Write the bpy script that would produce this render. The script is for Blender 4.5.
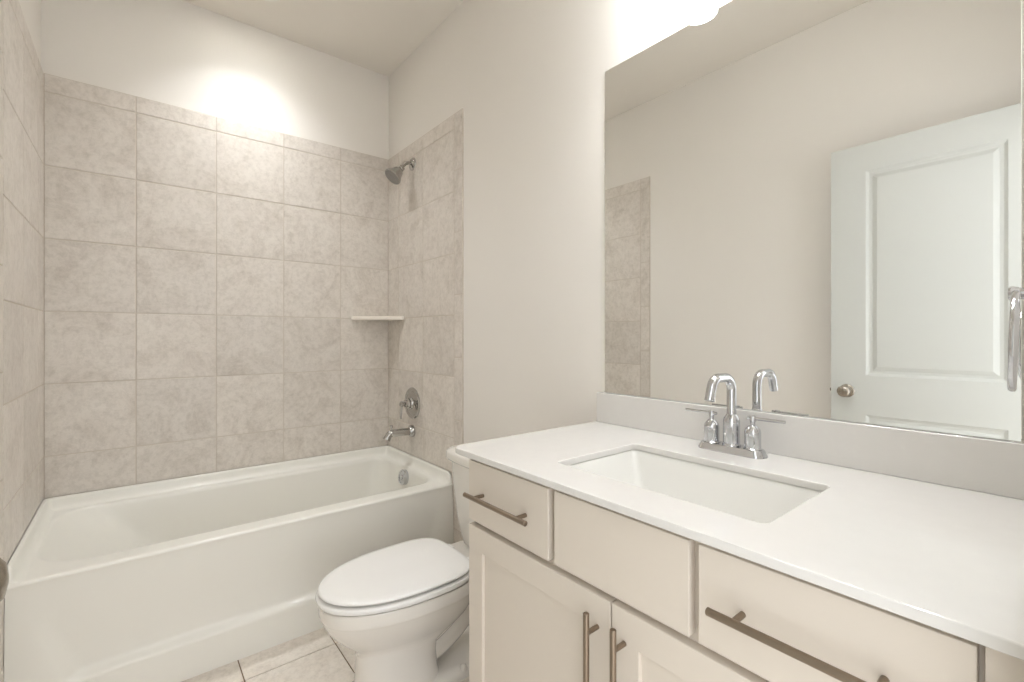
import bpy, bmesh, math, random
from mathutils import Vector, Matrix

for o in list(bpy.data.objects):
    bpy.data.objects.remove(o, do_unlink=True)
SC = bpy.context.scene
COL = SC.collection
PI = math.pi
H = 1.19                      # camera height; the z helpers below add it to heights measured from the horizon

# ------------------------------------------------------------------ camera
cam_d = bpy.data.cameras.new('camera')
cam_d.sensor_width = 36.0
cam_d.lens = 466.4 / 1024 * 36.0
cam_d.shift_y = -4.9 / 1024
cam_d.clip_start = 0.01
cam = bpy.data.objects.new('camera', cam_d)
COL.objects.link(cam)
cam.location = (0, 0, H)
cam.rotation_euler = (PI / 2, 0, -math.radians(38.967))
SC.camera = cam

# ------------------------------------------------------------------ world, exposure, light levels
SC.view_settings.view_transform = 'Standard'
SC.view_settings.look = 'None'
SC.view_settings.gamma = 1.0
SC.view_settings.use_curve_mapping = False
SC.view_settings.exposure = 1.97
CAN_LIGHT = 1.38              # recessed light over the tub, watts
VANITY_DOWN = 0.25            # downward light of each vanity bulb, watts
VANITY_GLOW = 5.0             # opal glass of the vanity shades
w = bpy.data.worlds.new('world')
SC.world = w
w.use_nodes = True
w.node_tree.nodes['Background'].inputs['Color'].default_value = (0.96, 0.985, 1.02, 1)
w.node_tree.nodes['Background'].inputs['Strength'].default_value = 0.72

# ------------------------------------------------------------------ room measures
XR, XL, YB = 1.2346, -0.3034, 2.7497
ZC = 1.6196 + H
YN = 0.03                     # inner face of the wall with the doorway
YT = 1.8985                   # free edge of the tiling


# ------------------------------------------------------------------ materials
def lin(c):
    return tuple((x / 255 / 12.92) if x / 255 <= 0.04045 else ((x / 255 + 0.055) / 1.055) ** 2.4 for x in c)


def mat(name, rgb, rough=0.5, metal=0.0, coat=0.0, bump=0.0, bscale=200.0, var=0.0, vscale=6.0, spec=0.5, aniso=None):
    m = bpy.data.materials.new(name)
    m.use_nodes = True
    nt = m.node_tree
    b = nt.nodes['Principled BSDF']
    c = lin(rgb)
    b.inputs['Base Color'].default_value = (*c, 1)
    b.inputs['Roughness'].default_value = rough
    b.inputs['Metallic'].default_value = metal
    b.inputs['Coat Weight'].default_value = coat
    b.inputs['Coat Roughness'].default_value = 0.05
    b.inputs['Specular IOR Level'].default_value = spec
    tc = nt.nodes.new('ShaderNodeTexCoord')
    if var:
        n = nt.nodes.new('ShaderNodeTexNoise')
        n.inputs['Scale'].default_value = vscale
        n.inputs['Detail'].default_value = 5
        nt.links.new(tc.outputs['Object'], n.inputs['Vector'])
        r = nt.nodes.new('ShaderNodeValToRGB')
        r.color_ramp.elements[0].position = 0.3
        r.color_ramp.elements[1].position = 0.7
        r.color_ramp.elements[0].color = (*[x * (1 - var) for x in c], 1)
        r.color_ramp.elements[1].color = (*[min(1, x * (1 + var)) for x in c], 1)
        nt.links.new(n.outputs['Fac'], r.inputs['Fac'])
        nt.links.new(r.outputs['Color'], b.inputs['Base Color'])
    if bump:
        n = nt.nodes.new('ShaderNodeTexNoise')
        n.inputs['Scale'].default_value = bscale
        n.inputs['Detail'].default_value = 3
        if aniso:
            mp = nt.nodes.new('ShaderNodeMapping')
            mp.inputs['Scale'].default_value = aniso
            nt.links.new(tc.outputs['Object'], mp.inputs['Vector'])
            nt.links.new(mp.outputs['Vector'], n.inputs['Vector'])
        else:
            nt.links.new(tc.outputs['Object'], n.inputs['Vector'])
        bp = nt.nodes.new('ShaderNodeBump')
        bp.inputs['Strength'].default_value = bump
        bp.inputs['Distance'].default_value = 0.002
        nt.links.new(n.outputs['Fac'], bp.inputs['Height'])
        nt.links.new(bp.outputs['Normal'], b.inputs['Normal'])
    return m


def emit(name, rgb, strength):
    m = bpy.data.materials.new(name)
    m.use_nodes = True
    b = m.node_tree.nodes['Principled BSDF']
    b.inputs['Base Color'].default_value = (0.8, 0.8, 0.8, 1)
    b.inputs['Emission Color'].default_value = (*rgb, 1)
    b.inputs['Emission Strength'].default_value = strength
    return m


def stone_tile(name, rgb, dark, light, rough=0.42, streak=(1, 1, 1)):
    """cement-look ceramic: cloudy mottling, fine speckle, each tile a little different"""
    m = bpy.data.materials.new(name)
    m.use_nodes = True
    nt = m.node_tree
    L = nt.links.new
    b = nt.nodes['Principled BSDF']
    b.inputs['Roughness'].default_value = rough
    tc = nt.nodes.new('ShaderNodeTexCoord')
    geo = nt.nodes.new('ShaderNodeNewGeometry')
    off = nt.nodes.new('ShaderNodeVectorMath'); off.operation = 'MULTIPLY_ADD'
    comb = nt.nodes.new('ShaderNodeCombineXYZ')
    L(geo.outputs['Random Per Island'], comb.inputs[0])
    L(geo.outputs['Random Per Island'], comb.inputs[1])
    L(geo.outputs['Random Per Island'], comb.inputs[2])
    L(comb.outputs[0], off.inputs[0]); off.inputs[1].default_value = (37, 53, 71)
    mp = nt.nodes.new('ShaderNodeMapping'); mp.inputs['Scale'].default_value = streak
    L(tc.outputs['Object'], mp.inputs['Vector'])
    L(mp.outputs['Vector'], off.inputs[2])
    n1 = nt.nodes.new('ShaderNodeTexNoise'); n1.inputs['Scale'].default_value = 6; n1.inputs['Detail'].default_value = 10
    n1.inputs['Roughness'].default_value = 0.78; n1.inputs['Distortion'].default_value = 0.9
    L(off.outputs[0], n1.inputs['Vector'])
    r1 = nt.nodes.new('ShaderNodeValToRGB')
    e = r1.color_ramp.elements
    e[0].position = 0.30; e[0].color = (*lin(dark), 1)
    e[1].position = 0.72; e[1].color = (*lin(light), 1)
    mid = r1.color_ramp.elements.new(0.5); mid.color = (*lin(rgb), 1)
    L(n1.outputs['Fac'], r1.inputs['Fac'])
    n2 = nt.nodes.new('ShaderNodeTexNoise'); n2.inputs['Scale'].default_value = 46; n2.inputs['Detail'].default_value = 6
    n2.inputs['Roughness'].default_value = 0.75
    L(off.outputs[0], n2.inputs['Vector'])
    r2 = nt.nodes.new('ShaderNodeValToRGB')
    r2.color_ramp.elements[0].position = 0.34; r2.color_ramp.elements[0].color = (0.80, 0.79, 0.77, 1)
    r2.color_ramp.elements[1].position = 0.56; r2.color_ramp.elements[1].color = (1, 1, 1, 1)
    L(n2.outputs['Fac'], r2.inputs['Fac'])
    mx = nt.nodes.new('ShaderNodeMix'); mx.data_type = 'RGBA'; mx.blend_type = 'MULTIPLY'
    mx.inputs[0].default_value = 0.75
    L(r1.outputs['Color'], mx.inputs[6]); L(r2.outputs['Color'], mx.inputs[7])
    hsv = nt.nodes.new('ShaderNodeHueSaturation')
    mr = nt.nodes.new('ShaderNodeMapRange'); mr.inputs[3].default_value = 0.955; mr.inputs[4].default_value = 1.03
    L(geo.outputs['Random Per Island'], mr.inputs[0])
    L(mr.outputs[0], hsv.inputs['Value'])
    L(mx.outputs[2], hsv.inputs['Color'])
    L(hsv.outputs['Color'], b.inputs['Base Color'])
    bp = nt.nodes.new('ShaderNodeBump'); bp.inputs['Strength'].default_value = 0.12; bp.inputs['Distance'].default_value = 0.001
    L(n2.outputs['Fac'], bp.inputs['Height']); L(bp.outputs['Normal'], b.inputs['Normal'])
    return m


M = dict(
    wall=mat('wall_paint', (236, 231, 223), 0.75, bump=0.10, bscale=260),
    ceiling=mat('ceiling_paint', (234, 228, 218), 0.9, bump=0.15, bscale=180),
    tile=stone_tile('wall_tile', (221, 213, 203), (201, 191, 179), (230, 223, 214)),
    tile_side=stone_tile('side_wall_tile', (221, 213, 203), (201, 191, 179), (230, 223, 214)),
    grout=mat('grout', (209, 199, 186), 0.9),
    floor_tile=stone_tile('floor_tile', (236, 227, 216), (224, 214, 202), (241, 234, 224), 0.5),
    floor_grout=mat('floor_grout', (132, 112, 88), 0.9),
    tub=mat('tub_enamel', (237, 234, 225), 0.32, coat=0.1),
    porcelain=mat('porcelain', (238, 233, 225), 0.10, coat=0.6),
    seat=mat('toilet_seat_plastic', (244, 242, 238), 0.22, coat=0.2),
    quartz=mat('white_quartz', (223, 220, 215), 0.12, coat=0.3, var=0.01, vscale=30),
    sink=mat('sink_porcelain', (230, 228, 222), 0.10, coat=0.5),
    cabinet=mat('greige_cabinet_paint', (218, 208, 195), 0.42, bump=0.04, bscale=300),
    trim=mat('white_trim_paint', (240, 237, 230), 0.4),
    door=mat('white_door_paint', (203, 204, 198), 0.42, bump=0.05, bscale=220),
    nickel=mat('brushed_nickel', (150, 136, 121), 0.32, metal=1.0, bump=0.1, bscale=400),
    knob=mat('satin_nickel', (168, 160, 149), 0.24, metal=1.0),
    chrome=mat('polished_chrome', (206, 207, 210), 0.04, metal=1.0),
    dark=mat('dark_gap', (60, 52, 44), 0.8),
    caulk=mat('caulk', (236, 231, 222), 0.6),
    glass_edge=mat('mirror_edge', (128, 128, 116), 0.3),
    shelf=mat('shelf_stone', (236, 228, 216), 0.3, var=0.03, vscale=12),
    nozzle=mat('shower_nozzle_face', (150, 147, 143), 0.35, metal=0.6),
    chrome_dark=mat('shower_chrome', (188, 186, 183), 0.10, metal=1.0),
)
m = bpy.data.materials.new('mirror_silver'); m.use_nodes = True
b = m.node_tree.nodes['Principled BSDF']
b.inputs['Base Color'].default_value = (0.93, 0.935, 0.925, 1); b.inputs['Metallic'].default_value = 1; b.inputs['Roughness'].default_value = 0.004
M['mirror'] = m
M['can_lens'] = emit('can_light_lens', (0.955, 0.985, 1.015), 12.0)
M['bulb'] = emit('bulb_glow', (0.955, 0.985, 1.015), VANITY_GLOW)
M['opal'] = emit('opal_glass', (0.955, 0.985, 1.015), VANITY_GLOW)


# ------------------------------------------------------------------ helpers
ORG = {}


def thing(name, label, cat, loc, group=None):
    o = bpy.data.objects.new(name, None)
    o.empty_display_size = 0.05
    COL.objects.link(o)
    o.location = loc
    ORG[o.name] = Vector(loc)
    o['label'] = label
    o['category'] = cat
    if group:
        o['group'] = group
    return o


def obj(name, bm, mats, parent=None, angle=32, smooth=True):
    """link a bmesh (built in world coordinates) as one mesh object with its origin at its own centre"""
    bmesh.ops.recalc_face_normals(bm, faces=bm.faces)
    if smooth:
        lim = math.radians(angle)
        for f in bm.faces:
            f.smooth = True
        for e in bm.edges:
            if len(e.link_faces) == 2 and e.calc_face_angle(0) > lim:
                e.smooth = False
    xs = [v.co for v in bm.verts]
    c = Vector([(min(v[i] for v in xs) + max(v[i] for v in xs)) / 2 for i in range(3)])
    for v in bm.verts:
        v.co -= c
    me = bpy.data.meshes.new(name)
    bm.to_mesh(me)
    bm.free()
    for mm in (mats if isinstance(mats, (list, tuple)) else [mats]):
        me.materials.append(mm)
    o = bpy.data.objects.new(name, me)
    COL.objects.link(o)
    ORG[o.name] = c
    if smooth:
        wn = o.modifiers.new('weighted_normal', 'WEIGHTED_NORMAL')
        wn.keep_sharp = True
        wn.weight = 100
    if parent is not None:
        o.parent = parent
        o.location = c - ORG[parent.name]
    else:
        o.location = c
    return o


def struct(name, bm, mats, parent=None, **k):
    o = obj(name, bm, mats, parent, **k)
    o['kind'] = 'structure'
    return o


def tag(o, label, cat, group=None):
    o['label'] = label
    o['category'] = cat
    if group:
        o['group'] = group
    return o


def box(bm, x0, x1, y0, y1, z0, z1, bev=0.0, seg=2, mi=0):
    r = bmesh.ops.create_cube(bm, size=1.0)
    vs = r['verts']
    for v in vs:
        v.co = Vector(((x0 + x1) / 2 + v.co.x * (x1 - x0), (y0 + y1) / 2 + v.co.y * (y1 - y0), (z0 + z1) / 2 + v.co.z * (z1 - z0)))
    fs = {f for v in vs for f in v.link_faces}
    for f in fs:
        f.material_index = mi
    if bev:
        es = list({e for v in vs for e in v.link_edges})
        bmesh.ops.bevel(bm, geom=es, offset=bev, segments=seg, profile=0.5, affect='EDGES', clamp_overlap=True)


def ring_verts(bm, pts):
    return [bm.verts.new(p) for p in pts]


def loft(bm, rings, cap0=True, cap1=True, closed=True, mi=0):
    rv = [ring_verts(bm, r) for r in rings]
    n = len(rv[0])
    for a, b2 in zip(rv, rv[1:]):
        for i in range(n if closed else n - 1):
            j = (i + 1) % n
            f = bm.faces.new((a[i], a[j], b2[j], b2[i]))
            f.material_index = mi
    if cap0:
        bm.faces.new(rv[0][::-1]).material_index = mi
    if cap1:
        bm.faces.new(rv[-1]).material_index = mi
    return rv


def frame_for(d):
    d = d.normalized()
    u = Vector((0, 0, 1)) if abs(d.z) < 0.9 else Vector((1, 0, 0))
    a = d.cross(u).normalized()
    return a, d.cross(a).normalized()


def lathe(bm, prof, origin, axis, seg=32, mi=0, cap0=True, cap1=True):
    """prof: (radius, distance along axis)"""
    o = Vector(origin)
    ax = Vector(axis).normalized()
    a, b2 = frame_for(ax)
    rings = []
    for r, h in prof:
        r = max(r, 0.0004)
        rings.append([o + ax * h + (a * math.cos(t) + b2 * math.sin(t)) * r for t in [2 * PI * i / seg for i in range(seg)]])
    loft(bm, rings, cap0, cap1, mi=mi)


def catmull(pts, n=8):
    P = [Vector(p) for p in pts]
    P = [P[0] * 2 - P[1]] + P + [P[-1] * 2 - P[-2]]
    out = []
    for i in range(1, len(P) - 2):
        for k in range(n):
            t = k / n
            a, b2, c, d = P[i - 1], P[i], P[i + 1], P[i + 2]
            out.append(0.5 * ((2 * b2) + (c - a) * t + (2 * a - 5 * b2 + 4 * c - d) * t * t + (3 * b2 - a - 3 * c + d) * t ** 3))
    out.append(P[-2])
    return out


def fillet_path(pts, r, n=8):
    """polyline with rounded corners of radius r (float or per-corner list)"""
    P = [Vector(p) for p in pts]
    out = [P[0]]
    for i in range(1, len(P) - 1):
        rr = r[i - 1] if isinstance(r, (list, tuple)) else r
        d0 = (P[i - 1] - P[i]).normalized()
        d1 = (P[i + 1] - P[i]).normalized()
        ang = d0.angle(d1)
        t = rr / math.tan(ang / 2)
        c = P[i] + (d0 + d1).normalized() * (rr / math.sin(ang / 2))
        s0 = P[i] + d0 * t - c
        s1 = P[i] + d1 * t - c
        tot = s0.angle(s1)
        for k in range(n + 1):
            f = k / n
            out.append(c + (s0 * math.sin((1 - f) * tot) + s1 * math.sin(f * tot)) / math.sin(tot))
    out.append(P[-1])
    return out


def tube(bm, pts, rad, seg=16, mi=0, squash=None):
    P = [Vector(p) for p in pts]
    n = len(P)
    R = rad if isinstance(rad, (list, tuple)) else [rad] * n
    t0 = (P[1] - P[0]).normalized()
    a, b2 = frame_for(t0)
    rings = []
    pt = t0
    for i in range(n):
        t = (P[min(i + 1, n - 1)] - P[max(i - 1, 0)]).normalized()
        q = pt.rotation_difference(t)
        a = q @ a
        b2 = q @ b2
        pt = t
        rings.append([P[i] + (a * math.cos(x) + b2 * math.sin(x)) * R[i] for x in [2 * PI * k / seg for k in range(seg)]])
    if squash:
        ax, c, s = squash
        for rg in rings:
            for v in rg:
                v[ax] = c + (v[ax] - c) * s
    loft(bm, rings, mi=mi)


def rrect(x0, x1, y0, y1, r, z, nc=6, ns=4):
    """rounded rectangle ring, counter-clockwise, always the same number of points"""
    pts = []
    q = list(r) if isinstance(r, (list, tuple)) else [r] * 4
    cs = [(x1 - q[0], y0 + q[0], -PI / 2), (x1 - q[1], y1 - q[1], 0), (x0 + q[2], y1 - q[2], PI / 2), (x0 + q[3], y0 + q[3], PI)]
    for i, (cx, cy, a0) in enumerate(cs):
        r = q[i]
        for k in range(nc + 1):
            a = a0 + PI / 2 * k / nc
            pts.append(Vector((cx + r * math.cos(a), cy + r * math.sin(a), z)))
        nx, ny, na = cs[(i + 1) % 4]
        r = q[(i + 1) % 4]
        e = Vector((nx + r * math.cos(na), ny + r * math.sin(na), z))
        s = pts[-1].copy()
        for k in range(1, ns):
            pts.append(s.lerp(e, k / ns))
    return pts


# ------------------------------------------------------------------ room shell
bm = bmesh.new(); box(bm, XR, XR + 0.1, -0.09, YB + 0.1, 0, ZC); struct('wall_right', bm, M['wall'])
bm = bmesh.new(); box(bm, XL - 0.1, XL, -0.09, YB + 0.1, 0, ZC); struct('wall_left', bm, M['wall'])
bm = bmesh.new(); box(bm, XL, XR, YB, YB + 0.1, 0, ZC); struct('wall_back', bm, M['wall'])
DX0, DX1, DTOP = -0.175, 0.60, 2.085          # doorway the photograph is taken from
bm = bmesh.new()
box(bm, DX1, XR, YN - 0.12, YN, 0, ZC)
box(bm, XL, DX0, YN - 0.12, YN, 0, ZC)
box(bm, DX0, DX1, YN - 0.12, YN, DTOP, ZC)
struct('wall_front', bm, M['wall'])
LX, LY, LR = 0.46, 2.41, 0.075          # hole for the recessed light
bm = bmesh.new()
hole = lambda z: rrect(LX - LR, LX + LR, LY - LR, LY + LR, LR - 0.0005, z, 8, 2)
slab = lambda z: rrect(XL - 0.1, XR + 0.1, -0.09, YB + 0.1, 0.001, z, 8, 2)
loft(bm, [hole(ZC), slab(ZC), slab(ZC + 0.1), hole(ZC + 0.1), hole(ZC)], False, False)
bmesh.ops.remove_doubles(bm, verts=bm.verts, dist=1e-6)
struct('ceiling', bm, M['ceiling'], smooth=False)

# floor: square tiles set straight, dark sanded joints
fx = [XL, -0.0135, 0.295, 0.6045, 0.913, XR]
fy = [YB, 2.143, 1.835, 1.527, 1.219, 0.911, 0.603, 0.295, -0.013, -0.5, -1.0, -1.4]
bm = bmesh.new()
box(bm, XL - 0.1, XR + 0.1, -1.4, YB + 0.1, -0.06, -0.003, mi=1)
for i in range(len(fx) - 1):
    for j in range(len(fy) - 1):
        box(bm, fx[i] + 0.002, fx[i + 1] - 0.002, fy[j + 1] + 0.002, fy[j] - 0.002, -0.004, 0.0, 0.0012, 1)
struct('floor', bm, [M['floor_tile'], M['floor_grout']], smooth=False)


# wall tiling round the tub: real tiles, a bullnose strip at the free edge
ROWS = [1.0991, 1.0227, 0.7145, 0.4095, 0.1045, -0.2005, -0.505, -0.679]
BULL = [1.0991, 0.8165, 0.511, 0.2035, -0.104, -0.412, -0.679]
LEG = [-0.679, -0.95, -H + 0.001]
G = 0.0023
T = 0.008


def tiles(name, cells, kind, mt):
    bm = bmesh.new()
    for (u0, u1, v0, v1) in cells:
        lo, hi = (u0 + G, u1 - G), (v0 + H + G, v1 + H - G)
        if kind == 'back':
            box(bm, u0, u1, YB - T + 0.002, YB, v0 + H, v1 + H, mi=1)
            box(bm, *lo, YB - T, YB - 0.001, *hi, 0.0012, 1)
        elif kind == 'right':
            box(bm, XR - T + 0.002, XR, u0, u1, v0 + H, v1 + H, mi=1)
            box(bm, XR - T, XR - 0.001, *lo, *hi, 0.0012, 1)
        else:
            box(bm, XL, XL + T - 0.002, u0, u1, v0 + H, v1 + H, mi=1)
            box(bm, XL + 0.001, XL + T, *lo, *hi, 0.0012, 1)
    return struct(name, bm, [mt, M['grout']], smooth=False)


cb = [XL + T, 0.0044, 0.3165, 0.6265, 0.932, XR - T]
tiles('wall_back_tiling', [(cb[i], cb[i + 1], ROWS[j + 1], ROWS[j]) for i in range(5) for j in range(len(ROWS) - 1)], 'back', M['tile'])
cs = [YB, 2.597, 2.292, 1.972]
side = [(cs[i + 1], cs[i], ROWS[j + 1], ROWS[j]) for i in range(3) for j in range(len(ROWS) - 1)]
side += [(YT, 1.972, BULL[j + 1], BULL[j]) for j in range(len(BULL) - 1)]
side += [(YT, 1.998, LEG[j + 1], LEG[j]) for j in range(len(LEG) - 1)]
tiles('wall_right_tiling', side, 'right', M['tile_side'])
tiles('wall_left_tiling', side, 'left', M['tile_side'])


# baseboards
def baseboard(name, pts):
    bm = bmesh.new()
    for (x0, x1, y0, y1) in pts:
        box(bm, x0, x1, y0, y1, 0.0, 0.085, 0.003, 2)
        box(bm, x0 + (0.004 if x1 == XR else 0), x1 - (0.004 if x0 == XL else 0), y0, y1, 0.085, 0.10, 0.003, 2)
    struct(name, bm, M['trim'])


baseboard('baseboard_right', [(XR - 0.014, XR, 1.0, YT - 0.001)])
baseboard('baseboard_left', [(XL, XL + 0.014, YN + 0.001, YT - 0.001)])
# door jamb lining and casing on the bathroom side
bm = bmesh.new()
box(bm, DX1 - 0.018, DX1, YN - 0.119, YN - 0.001, 0, DTOP)
box(bm, DX0, DX0 + 0.012, YN - 0.119, YN - 0.001, 0, DTOP)
box(bm, DX0, DX1, YN - 0.119, YN - 0.001, DTOP - 0.018, DTOP)
struct('trim_1', bm, M['trim'])

# ------------------------------------------------------------------ door, standing open along the left wall
DF, DY0, DY1, DZ0, DZ1 = -0.169, 0.068, 0.7855, 0.012, 0.8886 + H
bm = bmesh.new()


def panel_door(bm, xf, xb, y0, y1, z0, z1, panels):
    """slab with moulded panels on its +x face; panels: list of (py0, py1, pz0, pz1) bottom to top"""
    ys0, ys1 = panels[0][0], panels[0][1]

    def q(a, b2, c, d, x=xf):
        f = bm.faces.new([bm.verts.new((x, yy, zz)) for yy, zz in ((a, c), (b2, c), (b2, d), (a, d))])
        return f
    zs = [z0] + [z for p in panels for z in (p[2], p[3])] + [z1]
    yy_ = [y0, ys0, ys1, y1]
    for k in range(len(zs) - 1):
        for j in range(3):
            if not (j == 1 and k % 2 == 1):
                q(yy_[j], yy_[j + 1], zs[k], zs[k + 1])
    for (a, b2, c, d) in panels:
        prof = [(0, 0), (0.003, -0.003), (0.012, -0.0085), (0.020, -0.0095), (0.024, -0.0095), (0.040, -0.0035), (0.043, -0.003)]
        rings = [[Vector((xf + dx, yy, zz)) for yy, zz in ((a + i, c + i), (b2 - i, c + i), (b2 - i, d - i), (a + i, d - i))] for i, dx in prof]
        loft(bm, rings, False, True)
    # edges and back: walk round the front outline so that no edge is left open
    out = [(y, z0) for y in yy_] + [(y1, z) for z in zs[1:]] + [(y, z1) for y in yy_[-2::-1]] + [(y0, z) for z in zs[-2:0:-1]]
    loft(bm, [[Vector((x, y, z)) for y, z in out] for x in (xb, xf)], True, False)
    bmesh.ops.remove_doubles(bm, verts=bm.verts, dist=0.0002)


panel_door(bm, DF, DF - 0.035, DY0, DY1, DZ0, DZ1,
           [(0.195, 0.648, 0.20, -0.364 + H), (0.195, 0.648, -0.182 + H, 0.764 + H)])
door = struct('door_1', bm, M['door'], angle=12)
door['label'] = 'white two-panel door standing open along the wall, seen in the mirror'
for sgn, xo in ((1, DF), (-1, DF - 0.035)):
    bm = bmesh.new()
    lathe(bm, [(0.031, 0), (0.031, 0.004), (0.026, 0.008), (0.013, 0.010), (0.0115, 0.026), (0.017, 0.032), (0.0245, 0.038),
               (0.0275, 0.047), (0.0255, 0.056), (0.018, 0.062), (0.006, 0.0645), (0, 0.065)], (xo, 0.7205, -0.258 + H), (sgn, 0, 0), 32)
    kn = obj('door_knob', bm, M['knob'], door)
    kn['label'] = 'round satin nickel door knob'
bm = bmesh.new()
box(bm, DF - 0.030, DF - 0.005, DY1 - 0.001, DY1 + 0.001, -0.258 + H - 0.028, -0.258 + H + 0.028)
box(bm, DF - 0.024, DF - 0.012, DY1, DY1 + 0.009, -0.258 + H - 0.008, -0.258 + H + 0.008, 0.002)
obj('door_latch', bm, M['knob'], door)
for hz in (0.22, 1.05, 1.86):
    bm = bmesh.new()
    lathe(bm, [(0.006, 0), (0.006, 0.09)], (DF + 0.002, DY0 - 0.006, hz), (0, 0, 1), 12)
    box(bm, DF - 0.03, DF, DY0 - 0.0022, DY0, hz, hz + 0.09)
    obj('door_hinge', bm, M['knob'], door)

# ------------------------------------------------------------------ bathtub
TX0, TX1 = XL + T + 0.001, XR - T - 0.001
TYF, TYB = 1.982, YB - T - 0.001
ZD = -0.728 + H                   # deck height
ZF = -0.679 + H                   # top of the raised flange
tub = thing('bathtub', 'white alcove bathtub with recessed front apron between tiled walls', 'bathtub', ((TX0 + TX1) / 2, (TYF + TYB) / 2, 0))
bm = bmesh.new()
rings = []
NC, NS = 8, 12
ix0, ix1, iy0, iy1 = TX0 + 0.045, TX1 - 0.045, TYF + 0.085, TYB - 0.042


def basin(dx0, dx1, dy0, dy1, r, z):
    return rrect(ix0 + dx0, ix1 - dx1, iy0 + dy0, iy1 - dy1, (r, r, r * 1.6, r * 1.6), z, NC, NS)


rings.append(rrect(TX0, TX1, TYF + 0.012, TYB, 0.004, ZD - 0.001, NC, NS))
rings.append(basin(-0.012, -0.012, -0.014, -0.012, 0.105, ZD))
rings.append(basin(-0.004, -0.004, -0.004, -0.004, 0.10, ZD - 0.002))
rings.append(basin(0.004, 0.003, 0.003, 0.003, 0.10, ZD - 0.010))
rings.append(basin(0.012, 0.006, 0.007, 0.007, 0.10, ZD - 0.024))
rings.append(basin(0.05, 0.012, 0.014, 0.014, 0.115, ZD - 0.08))
rings.append(basin(0.11, 0.024, 0.026, 0.026, 0.13, ZD - 0.17))
rings.append(basin(0.19, 0.042, 0.042, 0.042, 0.14, ZD - 0.27))
rings.append(basin(0.235, 0.06, 0.058, 0.058, 0.14, ZD - 0.315))
rings.append(basin(0.29, 0.10, 0.095, 0.095, 0.12, ZD - 0.345))
rings.append(basin(0.40, 0.22, 0.17, 0.17, 0.08, ZD - 0.352))
loft(bm, rings, False, True)
# raised flange on the three wall sides, its front ends rounded down to the deck
FP = [(0.0, ZD - 0.002), (0.0, ZF), (0.006, ZF), (0.010, ZF - 0.003), (0.012, ZF - 0.010), (0.014, ZD + 0.020), (0.020, ZD + 0.007), (0.032, ZD + 0.0008), (0.040, ZD - 0.001)]


def flange_section(base, inward, k):
    """k scales the height above the deck"""
    out = []
    for d, z in FP:
        zz = ZD + (z - ZD) * k if z > ZD else z
        out.append(Vector((base[0] + inward[0] * d, base[1] + inward[1] * d, zz)))
    return out


secs = []
for t in [0.03, 0.25, 0.5, 0.7, 0.84, 0.94, 1.0]:
    y = TYF + 0.006 + (1 - math.sqrt(max(0, 1 - t * t))) * 0.05 if t < 1 else TYF + 0.056
    secs.append(flange_section((TX1, y), (-1, 0), t))
secs.append(flange_section((TX1, TYB - 0.03), (-1, 0), 1))
s2 = 0.7071
for k in range(1, 4):
    a = PI / 2 * k / 4
    secs.append(flange_section((TX1 - 0.03 + 0.03 * math.cos(a), TYB - 0.03 + 0.03 * math.sin(a)), (-math.cos(a), -math.sin(a)), 1))
secs.append(flange_section((TX1 - 0.03, TYB), (0, -1), 1))
secs.append(flange_section((TX0 + 0.03, TYB), (0, -1), 1))
for k in range(1, 4):
    a = PI / 2 * k / 4
    secs.append(flange_section((TX0 + 0.03 - 0.03 * math.sin(a), TYB - 0.03 + 0.03 * math.cos(a)), (math.sin(a), -math.cos(a)), 1))
secs.append(flange_section((TX0, TYB - 0.03), (1, 0), 1))
for t in [1.0, 0.94, 0.84, 0.7, 0.5, 0.25, 0.03]:
    y = TYF + 0.006 + (1 - math.sqrt(max(0, 1 - t * t))) * 0.05 if t < 1 else TYF + 0.056
    secs.append(flange_section((TX0, y), (1, 0), t))
loft(bm, secs, True, True)


# front: rounded rim edge, then the apron with its tapering recess and bottom ledge
def sstep(a, b2, x):
    t = max(0.0, min(1.0, (x - a) / (b2 - a)))
    return t * t * (3 - 2 * t)


zs = [ZD - 0.001, ZD - 0.0015, ZD - 0.004, ZD - 0.0085, ZD - 0.013, ZD - 0.02, ZD - 0.035, ZD - 0.06]
yo = [0.012, 0.007, 0.0025, 0.0, 0.0, 0.002, 0.003, 0.003]
zlow = [0.40 - i * 0.02 for i in range(12)] + [0.165, 0.155, 0.148, 0.142, 0.137, 0.132, 0.127, 0.122, 0.117, 0.11, 0.10, 0.085, 0.05, 0.0]
nx = 90
grid = []
for zi, z in enumerate(zs + [z for z in zlow if z < ZD - 0.065]):
    row = []
    for i in range(nx + 1):
        x = TX0 + (TX1 - TX0) * i / nx
        if zi < len(zs):
            y = TYF + yo[zi]
        else:
            base = TYF + 0.003 - 0.020 * (1 - z / ZD)          # apron leans out a little towards the floor
            led = sstep(0.117, 0.150, z)                       # 0 on the bottom band, 1 above the ledge
            taper = 1 - sstep(0.16, 0.42, z) * 0.85
            # the recess narrows towards the floor: its ends slope
            xl = TX0 + 0.055 + max(0, 0.30 - z) * 0.42
            xr2 = TX1 - 0.055 - max(0, 0.30 - z) * 0.42
            ends = sstep(xl, xl + 0.05, x) * (1 - sstep(xr2 - 0.05, xr2, x))
            y = base + 0.020 * led * taper * ends
        row.append(bm.verts.new((x, y, z)))
    grid.append(row)
for a, b2 in zip(grid, grid[1:]):
    for i in range(nx):
        bm.faces.new((a[i], a[i + 1], b2[i + 1], b2[i]))
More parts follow.
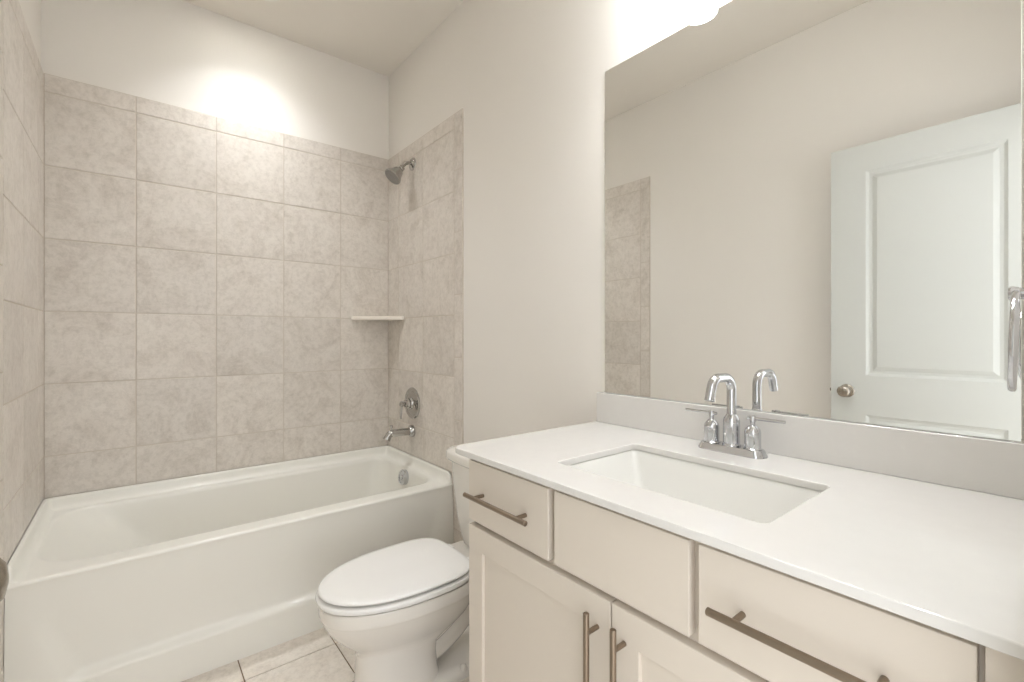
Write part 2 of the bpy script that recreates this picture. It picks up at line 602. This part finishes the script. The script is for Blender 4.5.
# hidden outer body down to the floor
loft(bm, [rrect(TX0, TX1, TYF + 0.03, TYB, 0.004, z, NC, NS) for z in (0.0, ZD - 0.003)], True, False)
obj('tub_shell', bm, M['tub'], tub, angle=40)
bm = bmesh.new()
cx, cz = TX1 - 0.045 - 0.024, -0.782 + H
lathe(bm, [(0.041, -0.02), (0.041, 0.004), (0.038, 0.008), (0.030, 0.009), (0.028, 0.006), (0.012, 0.006), (0.010, 0.011), (0, 0.012)], (cx - 0.002, 2.392, cz), (-0.98, 0, 0.17), 32)
ov = obj('overflow_plate', bm, M['chrome'], tub)
ov['label'] = 'round chrome overflow plate'
bm = bmesh.new()
lathe(bm, [(0.04, -0.004), (0.04, 0.002), (0.034, 0.004), (0.030, 0.001), (0.012, 0.001), (0.010, 0.006), (0, 0.006)], (TX1 - 0.30, 2.392, ZD - 0.352), (0, 0, 1), 28)
obj('tub_drain', bm, M['chrome'], tub)

# tub spout
YS = 2.4126
TW = XR - T
sp = thing('tub_spout', 'chrome tub spout on the tiled wall below the shower valve', 'tub spout', (TW, YS, -0.54 + H))
bm = bmesh.new()
lathe(bm, [(0.034, 0.0), (0.034, 0.006), (0.031, 0.016), (0.027, 0.024), (0.024, 0.026)], (TW, YS, -0.538 + H), (-1, 0, 0), 28)
obj('spout_flange', bm, M['chrome_dark'], sp)
bm = bmesh.new()
pth = fillet_path([(TW - 0.02, YS, -0.538 + H), (TW - 0.138, YS, -0.535 + H), (TW - 0.158, YS, -0.568 + H)], 0.016, 8)
tube(bm, pth, [0.021 - 0.003 * min(1, i / 4) for i in range(len(pth) - 1)] + [0.021], 20)
lathe(bm, [(0.005, 0), (0.005, 0.014), (0.009, 0.016), (0.009, 0.028), (0.004, 0.031)], (TW - 0.130, YS, -0.520 + H), (0, 0, 1), 14)
obj('spout_body', bm, M['chrome_dark'], sp)

# shower valve
va = thing('shower_valve', 'round chrome shower valve trim with lever on the tiled wall', 'shower valve', (TW, YS, -0.38 + H))
bm = bmesh.new()
lathe(bm, [(0.089, 0), (0.089, 0.004), (0.084, 0.009), (0.072, 0.010), (0.068, 0.0075), (0.055, 0.010), (0.036, 0.013), (0.034, 0.020), (0.030, 0.024)], (TW, YS, -0.38 + H), (-1, 0, 0), 48)
obj('escutcheon', bm, M['chrome_dark'], va)
bm = bmesh.new()
lathe(bm, [(0.028, 0.018), (0.028, 0.030), (0.021, 0.038), (0.021, 0.050), (0.012, 0.054), (0.012, 0.060), (0.0155, 0.063), (0.0155, 0.074), (0.010, 0.078), (0, 0.079)], (TW, YS, -0.38 + H), (-1, 0, 0), 28)
hd = obj('valve_handle', bm, M['chrome_dark'], va)
bm = bmesh.new()
tube(bm, [(TW - 0.068, YS, -0.385 + H), (TW - 0.070, YS, -0.42 + H), (TW - 0.072, YS, -0.462 + H)], [0.0055, 0.0048, 0.0055], 14)
obj('valve_lever', bm, M['chrome_dark'], hd)

# shower head
sh = thing('wall_shower', 'chrome shower head on a bent arm high on the tiled wall', 'shower head', (TW, YS, 0.975 + H))
bm = bmesh.new()
lathe(bm, [(0.036, 0), (0.035, 0.004), (0.028, 0.011), (0.017, 0.015), (0.012, 0.017)], (TW, YS, 0.976 + H), (-1, 0, 0), 32)
obj('shower_flange', bm, M['chrome_dark'], sh)
bm = bmesh.new()
tube(bm, fillet_path([(TW, YS, 0.976 + H), (TW - 0.038, YS, 0.977 + H), (TW - 0.075, YS, 0.936 + H)], 0.03, 8), 0.0105, 16)
obj('shower_arm', bm, M['chrome_dark'], sh)
bm = bmesh.new()
p = Vector((TW - 0.062, YS, 0.946 + H))
ax = Vector((-0.66, 0, -0.75))
lathe(bm, [(0.012, 0.0), (0.0175, 0.004), (0.018, 0.018), (0.015, 0.022), (0.021, 0.028), (0.029, 0.037), (0.032, 0.050), (0.037, 0.063), (0.046, 0.077),
           (0.0495, 0.084), (0.0495, 0.092), (0.047, 0.095)], p, ax, 36)
hb = obj('spray_head', bm, M['chrome_dark'], sh)
bm = bmesh.new()
lathe(bm, [(0.0465, 0.0935), (0.0465, 0.0958), (0.034, 0.0975), (0.032, 0.0958), (0.018, 0.0958), (0.016, 0.098), (0, 0.098)], p, ax, 36)
a_, b_ = frame_for(ax)
for rr, n in ((0.040, 22), (0.025, 14)):
    for k in range(n):
        c = p + ax.normalized() * 0.0955 + (a_ * math.cos(2 * PI * k / n) + b_ * math.sin(2 * PI * k / n)) * rr
        lathe(bm, [(0.0018, 0), (0.0012, 0.0035)], c, ax, 6)
obj('nozzle_face', bm, M['nozzle'], hb)

# corner shelf
bm = bmesh.new()
cxx, cyy = XR - T, YB - T
tri = [(cxx, cyy), (cxx - 0.234, cyy), (cxx - 0.231, cyy - 0.014), (cxx - 0.014, cyy - 0.224), (cxx, cyy - 0.227)]
loft(bm, [[Vector((x, y, z)) for x, y in tri] for z in (0.095 + H, 0.118 + H)])
bmesh.ops.bevel(bm, geom=list(bm.edges), offset=0.004, segments=2, affect='EDGES')
tag(obj('corner_shelf', bm, M['shelf']), 'cream corner shelf set into the tiled corner above the tub', 'shelf')

# ------------------------------------------------------------------ recessed ceiling light over the tub
can = thing('recessed_light', 'round recessed ceiling light above the bathtub', 'ceiling light', (0.46, 2.41, ZC))
bm = bmesh.new()
lathe(bm, [(0.058, -0.055), (0.066, -0.004), (0.070, 0.003), (0.086, 0.004), (0.092, 0.0015), (0.092, 0.0), (0.0745, 0.0), (0.0745, -0.061), (0.0, -0.061)], (LX, LY, ZC), (0, 0, -1), 48, cap0=False)
obj('light_trim', bm, M['trim'], can)
bm = bmesh.new()
lathe(bm, [(0.0, -0.058), (0.0575, -0.058), (0.0575, -0.055), (0.0, -0.054)], (LX, LY, ZC), (0, 0, -1), 48)
obj('light_lens', bm, M['can_lens'], can)
ld = bpy.data.lights.new('downlight_lamp', 'AREA')
ld.shape = 'DISK'
ld.size = 0.11
ld.spread = math.radians(106)
ld.energy = CAN_LIGHT
ld.color = (0.955, 0.985, 1.015)
lo = bpy.data.objects.new('downlight_lamp', ld)
COL.objects.link(lo)
lo.parent = can
lo.location = (0, 0, 0.0525)

# ------------------------------------------------------------------ toilet
CY = 1.485
to = thing('toilet', 'white two-piece toilet with closed lid between bathtub and vanity', 'toilet', (0.80, CY, 0))


def egg(xf, xr, hw, z, n=64, xm=None, nf=2.15, nr=3.0, cy=CY):
    """oval outline, rounded tip towards -x, squarer at the back"""
    xm = xm if xm is not None else xf + (xr - xf) * 0.62
    pts = []
    for i in range(n):
        t = 2 * PI * i / n
        c, s = math.cos(t), math.sin(t)
        e = nr if c > 0 else nf
        ax_ = (xr - xm) if c > 0 else (xm - xf)
        px = xm + ax_ * math.copysign(abs(c) ** (2 / e), c)
        py = cy + hw * math.copysign(abs(s) ** (2 / e), s)
        pts.append(Vector((px, py, z)))
    return pts


bm = bmesh.new()
# bowl: rim band, curved belly
loft(bm, [egg(0.458, 0.955, 0.165, 0.352), egg(0.446, 0.96, 0.173, 0.3535), egg(0.442, 0.96, 0.176, 0.350), egg(0.443, 0.96, 0.176, 0.318), egg(0.446, 0.96, 0.173, 0.310),
          egg(0.449, 0.96, 0.170, 0.305), egg(0.456, 0.96, 0.163, 0.285), egg(0.472, 0.955, 0.151, 0.258), egg(0.496, 0.945, 0.134, 0.230), egg(0.520, 0.925, 0.117, 0.206),
          egg(0.541, 0.90, 0.105, 0.188), egg(0.552, 0.87, 0.099, 0.174), egg(0.556, 0.845, 0.096, 0.160)][::-1])
# front pedestal column
loft(bm, [egg(0.536, 0.842, 0.122, 0.0, nf=2.8), egg(0.536, 0.842, 0.122, 0.010, nf=2.8), egg(0.541, 0.840, 0.117, 0.018, nf=2.8), egg(0.552, 0.832, 0.103, 0.030, nf=2.6), egg(0.556, 0.826, 0.099, 0.06, nf=2.5),
          egg(0.558, 0.822, 0.096, 0.11, nf=2.4), egg(0.557, 0.826, 0.096, 0.16, nf=2.3), egg(0.556, 0.84, 0.097, 0.20, nf=2.2)])
# deck under the tank
loft(bm, [rrect(0.86, 1.195, CY - 0.10, CY + 0.10, 0.05, 0.295), rrect(0.85, 1.2, CY - 0.128, CY + 0.128, 0.06, 0.318), rrect(0.85, 1.2, CY - 0.132, CY + 0.132, 0.06, 0.347), rrect(0.853, 1.197, CY - 0.128, CY + 0.128, 0.06, 0.353)])
# trapway
tube(bm, catmull([(0.74, CY, 0.15), (0.82, CY, 0.175), (0.90, CY, 0.225), (0.955, CY, 0.29), (0.97, CY, 0.33)], 8), 0.062, 20, squash=(1, CY, 1.25))
tube(bm, catmull([(0.76, CY, 0.085), (0.86, CY, 0.115), (0.95, CY, 0.175), (1.01, CY, 0.25), (1.03, CY, 0.31)], 8), 0.062, 20, squash=(1, CY, 1.12))
# foot
loft(bm, [rrect(0.74, 1.12, CY - 0.122, CY + 0.122, 0.05, 0.0), rrect(0.74, 1.12, CY - 0.122, CY + 0.122, 0.05, 0.012), rrect(0.74, 1.112, CY - 0.112, CY + 0.112, 0.05, 0.024), rrect(0.75, 1.10, CY - 0.085, CY + 0.085, 0.05, 0.035)])
obj('bowl', bm, M['porcelain'], to, angle=50)
for sy in (-1, 1):
    bm = bmesh.new()
    lathe(bm, [(0.014, 0.0), (0.014, 0.008), (0.011, 0.017), (0.006, 0.022), (0, 0.023)], (0.897, CY + sy * 0.104, 0.017), (0, 0, 1), 20)
    obj('bolt_cap', bm, M['porcelain'], to)
# seat ring (covered) and lid
bm = bmesh.new()
loft(bm, [egg(0.462, 0.93, 0.158, 0.353), egg(0.462, 0.93, 0.158, 0.3598), egg(0.444, 0.94, 0.176, 0.360), egg(0.437, 0.945, 0.181, 0.362), egg(0.434, 0.945, 0.183, 0.369), egg(0.436, 0.945, 0.182, 0.3755), egg(0.442, 0.94, 0.177, 0.3785), egg(0.452, 0.93, 0.168, 0.3795)])
obj('seat', bm, M['seat'], to, angle=50)
for (x_, y_) in ((0.56, 0.115), (0.56, -0.115), (0.86, 0.13), (0.86, -0.13)):
    bm = bmesh.new()
    box(bm, x_ - 0.015, x_ + 0.015, CY + y_ - 0.008, CY + y_ + 0.008, 0.352, 0.360, 0.002)
    obj('seat_bumper', bm, M['seat'], to)
bm = bmesh.new()
E5 = lambda a, b2, c, d: egg(a, b2, c, d, nr=3.9, xm=0.735)
loft(bm, [E5(0.470, 0.910, 0.150, 0.379), E5(0.470, 0.910, 0.150, 0.3855), E5(0.446, 0.927, 0.1735, 0.386), E5(0.441, 0.930, 0.1765, 0.3895), E5(0.442, 0.930, 0.176, 0.394), E5(0.448, 0.926, 0.171, 0.3985),
          E5(0.47, 0.915, 0.154, 0.4005), E5(0.55, 0.86, 0.095, 0.4025), E5(0.64, 0.80, 0.04, 0.403)])
obj('lid', bm, M['seat'], to, angle=60)
for sy in (-1, 1):
    bm = bmesh.new()
    box(bm, 0.925, 0.958, CY + sy * 0.068 - 0.020, CY + sy * 0.068 + 0.020, 0.353, 0.381, 0.006, 3)
    obj('lid_hinge', bm, M['seat'], to)
# tank: tapers towards its foot, front gently bowed
def tankring(x0, x1, hw, z, bow, r=0.045, cy=CY + 0.002):
    pts = rrect(x0, x1, cy - hw, cy + hw, r, z, 8, 8)
    for v in pts:
        f = max(0.0, (x1 - v.x) / (x1 - x0))
        v.x -= bow * f * (1 - ((v.y - cy) / hw) ** 2)
    return pts


bm = bmesh.new()
loft(bm, [tankring(1.040, 1.205, 0.110, 0.351, 0.008), tankring(1.030, 1.212, 0.122, 0.362, 0.010), tankring(1.022, 1.215, 0.130, 0.40, 0.012), tankring(1.012, 1.218, 0.143, 0.48, 0.014), tankring(1.004, 1.22, 0.154, 0.58, 0.016), tankring(0.998, 1.22, 0.161, 0.698, 0.018)])
obj('tank', bm, M['porcelain'], to, angle=50)
bm = bmesh.new()
loft(bm, [tankring(0.997, 1.221, 0.162, 0.692, 0.018), tankring(0.985, 1.224, 0.172, 0.696, 0.019), tankring(0.981, 1.225, 0.175, 0.704, 0.020), tankring(0.981, 1.225, 0.175, 0.722, 0.020), tankring(0.984, 1.224, 0.172, 0.731, 0.020), tankring(0.992, 1.22, 0.165, 0.736, 0.018), tankring(1.03, 1.19, 0.12, 0.739, 0.010, 0.03)])
obj('tank_lid', bm, M['porcelain'], to, angle=50)
bm = bmesh.new()
lathe(bm, [(0.012, 0), (0.012, 0.008), (0.008, 0.012)], (0.992, CY - 0.105, 0.655), (-1, 0, 0), 18)
tube(bm, [(0.982, CY - 0.105, 0.655), (0.975, CY - 0.07, 0.648), (0.975, CY - 0.035, 0.645)], [0.006, 0.005, 0.006], 12)
obj('flush_lever', bm, M['chrome'], to)

# ------------------------------------------------------------------ vanity cabinet
FX = 0.665                    # face of the drawer fronts and doors
FB = 0.684                    # face frame behind them
VY0, VY1 = 0.034, 0.998
va_ = thing('vanity_cabinet', 'greige shaker vanity cabinet with bar pulls under the white countertop', 'cabinet', (0.95, 0.53, 0))
bm = bmesh.new()
ZT = -0.3035 + H
box(bm, FB, XR - 0.001, VY0, VY0 + 0.018, 0.0, ZT)                       # end panels
box(bm, FB, XR - 0.001, VY1 - 0.018, VY1, 0.0, ZT, 0.001, 1)
box(bm, FB + 0.02, XR - 0.001, VY0, VY1, 0.09, 0.108)
box(bm, XR - 0.02, XR - 0.001, VY0, VY1, 0.10, ZT)
# face frame
for (y0, y1, z0, z1) in ((VY0, 0.10, 0.10, ZT), (VY1 - 0.035, VY1, 0.10, ZT), (0.10, VY1 - 0.035, ZT - 0.035, ZT), (0.10, VY1 - 0.035, -0.49 + H, -0.455 + H), (0.10, VY1 - 0.035, 0.09, 0.13),
                         (0.358, 0.402, -0.455 + H, ZT - 0.035), (0.673, 0.717, -0.455 + H, ZT - 0.035), (0.52, 0.56, 0.13, -0.49 + H)):
    box(bm, FB, FB + 0.02, y0, y1, z0, z1)
obj('cabinet_body', bm, M['cabinet'], va_, angle=20)
bm = bmesh.new(); box(bm, FB + 0.06, FB + 0.075, VY0 + 0.018, VY1 - 0.018, 0.0, 0.09)
obj('toe_kick', bm, M['cabinet'], va_)
# filler strip against the wall of the doorway
bm = bmesh.new(); box(bm, FX + 0.004, FB - 0.0002, VY0, 0.0660, 0.10, ZT, 0.0008, 1)
obj('filler_strip', bm, M['cabinet'], va_)


def bar_pull(parent, c, vert):
    L, cc = 0.233, 0.160
    bx = FX - 0.031
    bm = bmesh.new()
    c = Vector((bx, *c))
    d = Vector((0, 0, 1)) if vert else Vector((0, 1, 0))
    lathe(bm, [(0.0048, -L / 2), (0.0058, -L / 2 + 0.001), (0.0058, L / 2 - 0.001), (0.0048, L / 2)], c, d, 20)
    for s in (-1, 1):
        q = c + d * s * cc / 2
        lathe(bm, [(0.0046, 0.0), (0.0046, 0.031)], q, (1, 0, 0), 16)
    o = obj('bar_pull', bm, M['nickel'], parent)
    o['label'] = 'brushed nickel bar pull'
    return o


DTZ, DBZ = -0.3155 + H, -0.4660 + H
for (y0, y1, pull, nm) in ((0.7037, 0.998, True, 'drawer_front'), (0.3878, 0.686, False, 'false_drawer_front'), (0.0713, 0.373, True, 'drawer_front')):
    bm = bmesh.new()
    box(bm, FX, FB - 0.0003, y0, y1, DBZ, DTZ, 0.0016, 2)
    d = obj(nm, bm, M['cabinet'], va_, angle=60)
    if pull:
        bar_pull(d, ((y0 + y1) / 2 + 0.004, (DBZ + DTZ) / 2 - 0.001), False)


def shaker(y0, y1, z0, z1, fr=0.057):
    bm = bmesh.new()
    prof_in = [(0.0, 0.0), (0.0012, 0.0012), (0.0015, 0.008)]
    o0 = [[Vector((FX + dx, yy, zz)) for yy, zz in ((y0 + i, z0 + i), (y1 - i, z0 + i), (y1 - i, z1 - i), (y0 + i, z1 - i))]
          for i, dx in ((0.0, FB - 0.0003 - FX), (0.0, 0.0016), (0.0016, 0.0), (fr, 0.0), (fr + 0.001, 0.001), (fr + 0.0012, 0.0085))]
    loft(bm, o0, True, True)
    return bm


ZDT = -0.4790 + H
d1 = obj('cabinet_door', shaker(0.5415, 0.998, 0.112, ZDT), M['cabinet'], va_, angle=50)
d2 = obj('cabinet_door', shaker(0.0713, 0.5385, 0.112, ZDT), M['cabinet'], va_, angle=50)
bar_pull(d1, (0.571, -0.5005 + H - 0.1165), True)
bar_pull(d2, (0.510, -0.5005 + H - 0.1165), True)

# ------------------------------------------------------------------ countertop with backsplash
CX0, CX1, CY0, CY1 = 0.6452, XR - 0.0005, YN + 0.001, 1.0537
CZT, CZB = -0.2885 + H, -0.3033 + H
SX0, SX1, SY0, SY1 = 0.752, 1.044, 0.312, 0.768
ct = thing('countertop', 'glossy white vanity countertop with matching backsplash', 'countertop', ((CX0 + CX1) / 2, (CY0 + CY1) / 2, CZB))
bm = bmesh.new()
NC, NS = 6, 10
CR = (0.003, 0.003, 0.032, 0.003)
R = lambda i, r, z: rrect(CX0 + i, CX1 - i, CY0 + i, CY1 - i, r, z, NC, NS)
S = lambda i, r, z: rrect(SX0 - i, SX1 + i, SY0 - i, SY1 + i, r, z, NC, NS)
loft(bm, [S(0, 0.014, CZB), S(0, 0.014, CZT - 0.0025), S(0.0008, 0.014, CZT - 0.0008), S(0.0025, 0.015, CZT), R(0.003, CR, CZT), R(0.0008, CR, CZT - 0.0008), R(0, CR, CZT - 0.003), R(0, CR, CZB + 0.001), R(0.001, CR, CZB), S(0, 0.014, CZB)], False, False)
bmesh.ops.remove_doubles(bm, verts=bm.verts, dist=1e-5)
obj('counter_slab', bm, M['quartz'], ct, angle=50)
bm = bmesh.new()
box(bm, XR - 0.020, XR - 0.0005, YN + 0.001, 1.0475, CZT, -0.190 + H, 0.0018, 2)
obj('backsplash', bm, M['quartz'], ct, angle=50)

# sink
sk = thing('sink', 'white rectangular undermount sink set in the vanity countertop', 'sink', ((SX0 + SX1) / 2, (SY0 + SY1) / 2, CZB - 0.14))
bm = bmesh.new()
B = lambda i, r, z, j=None: rrect(SX0 + i, SX1 - (j if j is not None else i), SY0 + i, SY1 - i, r, z, NC, NS)
loft(bm, [B(-0.02, 0.02, CZB - 0.014), B(-0.02, 0.02, CZB - 0.0004), B(-0.004, 0.016, CZB - 0.0004), B(0.0, 0.016, CZB - 0.004), B(0.010, 0.018, CZB - 0.03), B(0.034, 0.026, CZB - 0.09), B(0.046, 0.032, CZB - 0.115),
          B(0.062, 0.040, CZB - 0.128), B(0.10, 0.03, CZB - 0.133), B(0.135, 0.003, CZB - 0.1345)], False, True)
loft(bm, [B(-0.02, 0.02, CZB - 0.014), B(-0.008, 0.03, CZB - 0.02), B(0.02, 0.03, CZB - 0.10), B(0.05, 0.04, CZB - 0.142)], False, True)
bmesh.ops.remove_doubles(bm, verts=bm.verts, dist=1e-5)
obj('sink_basin', bm, M['sink'], sk, angle=50)
bm = bmesh.new()
lathe(bm, [(0.022, -0.004), (0.022, 0.001), (0.019, 0.003), (0.016, 0.001), (0.015, 0.004), (0.0, 0.006)], ((SX0 + SX1) / 2, (SY0 + SY1) / 2, CZB - 0.1345), (0, 0, 1), 28)
obj('sink_drain', bm, M['chrome'], sk)

# ------------------------------------------------------------------ faucet
FXC, FYC = 1.158, 0.5605
fa = thing('faucet', 'chrome two-handle faucet with hooked spout behind the sink', 'faucet', (FXC, FYC, CZT))
bm = bmesh.new()


def stadium(hx, hy, z, n=24):
    r = hx
    pts = []
    for i in range(n):
        t = 2 * PI * i / n
        c, s = math.cos(t), math.sin(t)
        pts.append(Vector((FXC + r * c, FYC + (hy - r) * (1 if s > 1e-9 else (-1 if s < -1e-9 else 0)) + r * s, z)))
    return pts


loft(bm, [stadium(0.028, 0.084, CZT), stadium(0.028, 0.084, CZT + 0.003), stadium(0.0265, 0.0825, CZT + 0.005), stadium(0.0245, 0.079, CZT + 0.014), stadium(0.022, 0.0765, CZT + 0.017)])
obj('faucet_base', bm, M['chrome'], fa, angle=40)
bm = bmesh.new()
lathe(bm, [(0.0215, 0.014), (0.0215, 0.020), (0.0195, 0.022), (0.0195, 0.077), (0.0185, 0.083), (0.0135, 0.091), (0.0112, 0.094)], (FXC, FYC, CZT), (0, 0, 1), 32)
obj('spout_base', bm, M['chrome'], fa)
bm = bmesh.new()
tube(bm, fillet_path([(FXC, FYC, CZT + 0.088), (FXC, FYC, CZT + 0.187), (FXC - 0.090, FYC, CZT + 0.187), (FXC - 0.108, FYC, CZT + 0.136)], [0.034, 0.030], 12), 0.0112, 24)
obj('spout', bm, M['chrome'], fa, angle=60)
for s in (-1, 1):
    yy = FYC + s * 0.0515
    bm = bmesh.new()
    lathe(bm, [(0.0210, 0.012), (0.0210, 0.018), (0.0183, 0.020), (0.0183, 0.057), (0.0168, 0.064), (0.009, 0.073), (0.0055, 0.075), (0.0055, 0.081), (0.0065, 0.082), (0.0065, 0.094), (0.0055, 0.096)], (FXC, yy, CZT), (0, 0, 1), 28)
    h = obj('faucet_handle', bm, M['chrome'], fa)
    bm = bmesh.new()
    tube(bm, [(FXC, yy - s * 0.013, CZT + 0.0905), (FXC, yy + s * 0.02, CZT + 0.0905), (FXC, yy + s * 0.072, CZT + 0.0905)], [0.0042, 0.0038, 0.0038], 14)
    obj('handle_lever', bm, M['chrome'], h)

# ------------------------------------------------------------------ mirror
bm = bmesh.new()
box(bm, XR - 0.006, XR - 0.0005, 0.0744, 1.0225, -0.1895 + H, 0.8890 + H, 0.0012, 1)
bm.normal_update()
for f in bm.faces:
    f.material_index = 0 if f.normal.x < -0.5 else 1
tag(obj('wall_mirror', bm, [M['mirror'], M['glass_edge']], smooth=False), 'large frameless wall mirror standing on the backsplash', 'mirror')

# ------------------------------------------------------------------ vanity light above the mirror
vl = thing('vanity_light', 'chrome vanity light with glowing white shades above the mirror', 'wall light', (XR, 0.55, 1.10 + H))
bm = bmesh.new(); box(bm, XR - 0.022, XR - 0.0005, 0.37, 0.73, 1.131 + H, 1.241 + H, 0.006, 3)
obj('back_plate', bm, M['chrome'], vl)
for yy in (0.338, 0.554, 0.770):
    bm = bmesh.new()
    yb = max(0.40, min(0.70, yy))
    tube(bm, fillet_path([(XR - 0.015, yb, 1.186 + H), (XR - 0.085, yb + (yy - yb) * 0.5, 1.216 + H), (XR - 0.16, yy, 1.216 + H), (XR - 0.16, yy, 1.156 + H)], 0.012, 5), 0.006, 12)
    lathe(bm, [(0.02, 0), (0.024, 0.004), (0.024, 0.03), (0.02, 0.032)], (XR - 0.16, yy, 1.171 + H), (0, 0, -1), 24)
    obj('light_arm', bm, M['chrome'], vl)
    bm = bmesh.new()
    lathe(bm, [(0.023, 0), (0.034, 0.012), (0.042, 0.05), (0.047, 0.09), (0.052, 0.128), (0.049, 0.128), (0.044, 0.09), (0.039, 0.05), (0.031, 0.015)], (XR - 0.16, yy, 1.142 + H), (0, 0, -1), 36, cap0=True, cap1=True)
    sd = obj('lamp_shade', bm, M['opal'], vl)
    sd['label'] = 'glowing white glass shade'
    bm = bmesh.new()
    lathe(bm, [(0.012, 0.03), (0.022, 0.05), (0.030, 0.075), (0.030, 0.09), (0.022, 0.108), (0.008, 0.116), (0, 0.117)], (XR - 0.16, yy, 1.142 + H), (0, 0, -1), 24)
    obj('light_bulb', bm, M['bulb'], sd)
    ld = bpy.data.lights.new('vanity_lamp', 'AREA')
    ld.shape = 'DISK'
    ld.size = 0.085
    ld.spread = math.radians(125)
    ld.energy = VANITY_DOWN
    ld.color = (0.955, 0.985, 1.015)
    lo = bpy.data.objects.new('vanity_lamp', ld)
    COL.objects.link(lo)
    lo.parent = sd
    lo.location = Vector((XR - 0.16, yy, 1.142 + H - 0.1265)) - ORG[sd.name]

# ------------------------------------------------------------------ towel ring on the end wall beside the mirror
RX, RZ = 1.095, 0.068 + H
tr = thing('towel_ring', 'chrome towel ring on the end wall beside the mirror', 'towel ring', (RX, YN, RZ))
bm = bmesh.new()
lathe(bm, [(0.026, 0.0), (0.026, 0.005), (0.021, 0.010), (0.011, 0.013), (0.009, 0.038), (0.011, 0.042), (0.012, 0.048), (0.010, 0.051)], (RX, YN, RZ), (0, 1, 0), 28)
obj('ring_mount', bm, M['chrome'], tr)
bm = bmesh.new()
rr = 0.076
tube_pts = [(RX + rr * math.sin(2 * PI * k / 48), YN + 0.0435 + 0.004 * (1 - math.cos(2 * PI * k / 48)) / 2 + 0.066 * rr * math.sin(2 * PI * k / 48), RZ - rr + rr * math.cos(2 * PI * k / 48)) for k in range(49)]
tube(bm, tube_pts, 0.0055, 14)
bmesh.ops.remove_doubles(bm, verts=bm.verts, dist=1e-5)
obj('ring', bm, M['chrome'], tr, angle=80)
